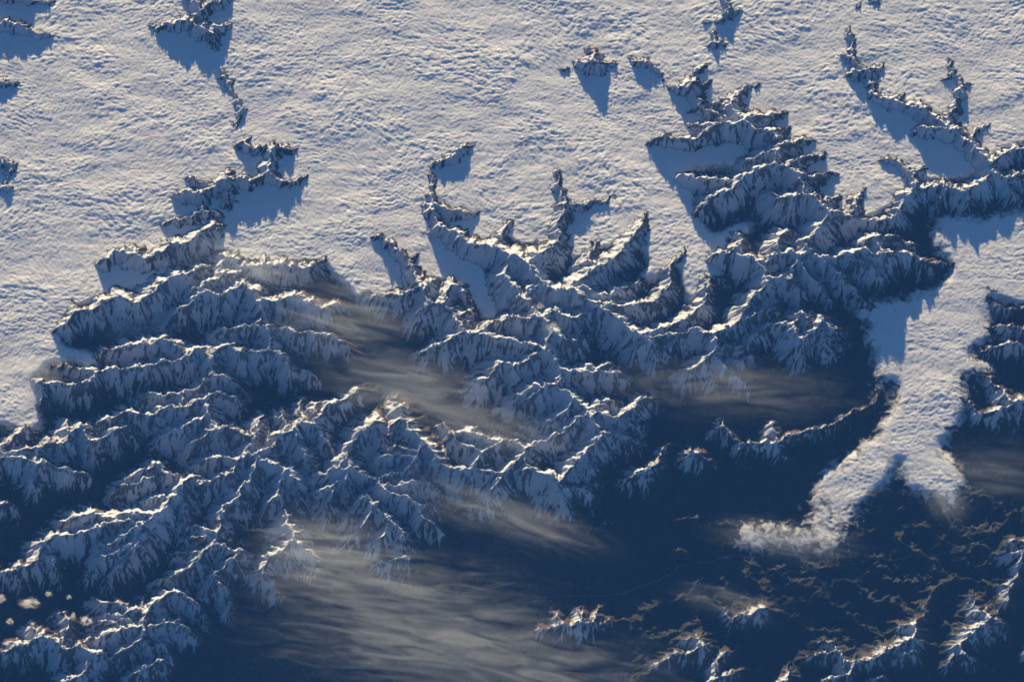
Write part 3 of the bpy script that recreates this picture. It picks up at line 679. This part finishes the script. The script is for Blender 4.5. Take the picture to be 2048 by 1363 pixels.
ribbon('river', RX, RY, .09, m_gravel, 'pale thread of river winding along the wide dark valley floor', wob=.12)
ax, ay = ground(np.array([924, 1032]), np.array([1186, 1163]), .25); ribbon('airfield_runway', ax, ay, .075, m_tarmac, 'straight pale airfield runway on the dark valley floor', n=40, lift=.016)
ax, ay = ground(np.array([930, 1000]), np.array([1180, 1165]), .25); ribbon('airfield_taxiway', ax, ay, .035, m_tarmac, 'thin taxiway running alongside the airfield runway', n=30, lift=.016)

# ------------------------------------------------------------------ thin high cloud and small puffs: bodies of vapour
def ball(sub=3):
    me = bpy.data.meshes.new('cloud'); nu, nv = 32, 16; v = [(0, 0, 1)]; f = []
    for j in range(1, nv):
        for i in range(nu): th = math.pi*j/nv; ph = 2*math.pi*i/nu; v.append((math.sin(th)*math.cos(ph), math.sin(th)*math.sin(ph), math.cos(th)))
    v.append((0, 0, -1)); e = len(v) - 1
    for i in range(nu):
        f.append((0, 1 + i, 1 + (i + 1) % nu)); f.append((e, e - nu + (i + 1) % nu, e - nu + i))
        for j in range(nv - 2): a = 1 + j*nu; f.append((a + i, a + nu + i, a + nu + (i + 1) % nu, a + (i + 1) % nu))
    me.from_pydata(v, [], f); return me
def vapour(name, dens, sc, lo, hi, seed, dist=.6, detail=4, soft=1.0, tint=(.88, .94, 1, 1)):
    m, nt, out = material(name); L = nt.links.new; tc = N(nt, 'TexCoord').outputs['Object']
    mp = N(nt, 'Mapping'); L(tc, mp.inputs[0]); mp.inputs['Scale'].default_value = sc; mp.inputs['Location'].default_value = (seed*3.1, seed*1.7, seed*.9)
    n = noise(nt, mp.outputs[0], 1, detail, .58, dist); r = N(nt, 'VectorMath', operation='LENGTH'); L(tc, r.inputs[0])
    fall = rng_(nt, r.outputs['Value'], 1.0, 1.0 - soft*.85)
    d = math_(nt, 'MULTIPLY', rng_(nt, math_(nt, 'ADD', n, math_(nt, 'MULTIPLY_ADD', fall, .25, -.25)), lo, hi), fall)
    p = N(nt, 'VolumePrincipled'); p.inputs['Color'].default_value = tint; p.inputs['Anisotropy'].default_value = .15; L(math_(nt, 'MULTIPLY', d, dens), p.inputs['Density']); L(p.outputs[0], out.inputs['Volume']); return m
def body(name, px, py, a, b, c, ang, z, mat, label, category='cloud', group=None):
    x, y = ground(px, py, z); me = ball(); me.materials.append(mat); o = bpy.data.objects.new(name, me); coll.objects.link(o)
    o.location = (float(x), float(y), z); f = 1.12 if name == 'thin_cloud' else 1; o.scale = (a*PX*f, f*b*PX/math.cos(TILT), c); o.rotation_euler = (0, 0, -R(ang)); o['label'] = label; o['category'] = category
    if group: o['group'] = group
VEILS = [
 (500, 525, 180, 70, 10, 2.75, 2.0, 'faint veil of thin cloud over the snowy crests near the cloud edge'),
 (690, 630, 190, 105, 14, 3.2, 2.2, 'brownish thin cloud spread over the dark valley head'),
 (800, 770, 250, 90, 11, 2.7, 2.6, 'bright streaky wisps of thin cloud over the dark middle valley'),
 (960, 845, 240, 60, 17, 3.2, 1.8, 'long faint wisp of thin cloud trailing down towards the snowy ridge'),
 (1010, 1030, 260, 68, 20, 2.7, 2.6, 'slanting pale streak of thin cloud below the central snowy massif'),
 (640, 1110, 200, 115, 8, 2.55, 3.0, 'soft mist of thin cloud around the knife-edge ridge'),
 (800, 1190, 380, 120, 7, 3.05, 2.0, 'broad sheet of streaky thin cloud over the lower valley'),
 (930, 1310, 520, 120, 9, 3.55, 2.6, 'widest band of grey thin cloud along the bottom edge'),
 (1450, 775, 330, 85, 5, 2.7, 1.1, 'faint smoky band of thin cloud above the brown curved ridge'),
 (1990, 940, 170, 80, 6, 2.6, .8, 'faint veil of thin cloud at the right edge below the cloud tongue'),
 (1450, 1200, 140, 36, 16, 2.6, 1.2, 'tiny faint wisp of thin cloud above the brown lower hills'),
 (1570, 1078, 190, 52, 8, 1.22, 4.5, 'ragged beige wisps fraying from the lower end of the cloud tongue'),
 (1895, 1005, 70, 50, 60, 1.22, 3.0, 'small frayed wisp at the other lower tip of the cloud tongue'),
 (95, 770, 75, 90, 20, 1.32, 5.0, 'soft shadowed mist where the cloud deck ends beside the left ridges'),
 (290, 655, 140, 40, -6, 1.42, 8.0, 'blue-grey mist lying in the shaded valley behind the mountain wall'),
]
for k, (px, py, a, b, ang, z, dn, label) in enumerate(VEILS):
    body('thin_cloud', px, py, a, b, .22 if z > 2 else .12, ang, z, vapour('thin_cloud_vapour', dn, (a*PX/2.2, b*PX/.36, .5), .20, .86, k + 1, 1.2, 4.5), label, group='thin high clouds')
PUFFS = [
 (60, 1206, 34, 17, 1.9, 'largest of the small white clouds near the bottom-left corner'), (172, 1241, 20, 16, 2.25, 'brightest round white cloud beside the snowy ridges, bottom left'),
 (20, 1242, 13, 10, 1.9, 'small white cloud below the largest one at the left edge'), (97, 1187, 12, 9, 1.9, 'tiny cloud just above and beyond the largest small cloud'),
 (138, 1193, 10, 8, 1.9, 'tiny wisp of cloud in the dark valley, farthest from the left edge'), (2, 1196, 16, 14, 1.9, 'small white cloud cut by the left edge'),
 (146, 1232, 9, 13, 1.9, 'small faint cloud touching the brightest round cloud'),
 (1106, 656, 26, 20, 2.36, 'ragged banner cloud clinging to the highest lit summit'), (1080, 612, 15, 12, 2.3, 'small banner cloud behind the highest lit summit'),
]
for k, (px, py, a, b, z, label) in enumerate(PUFFS):
    body('small_cloud', px, py, a, b, b*PX*.75, 0, z, vapour('puff_vapour', 11 if z < 2.3 else 4, (3.0, 2.6, 2.6), .40, .66, k + 30, .5, 5, .8, (.98, .98, .98, 1)), label, group='small white clouds')
print('done', round(time.time() - T0, 1))
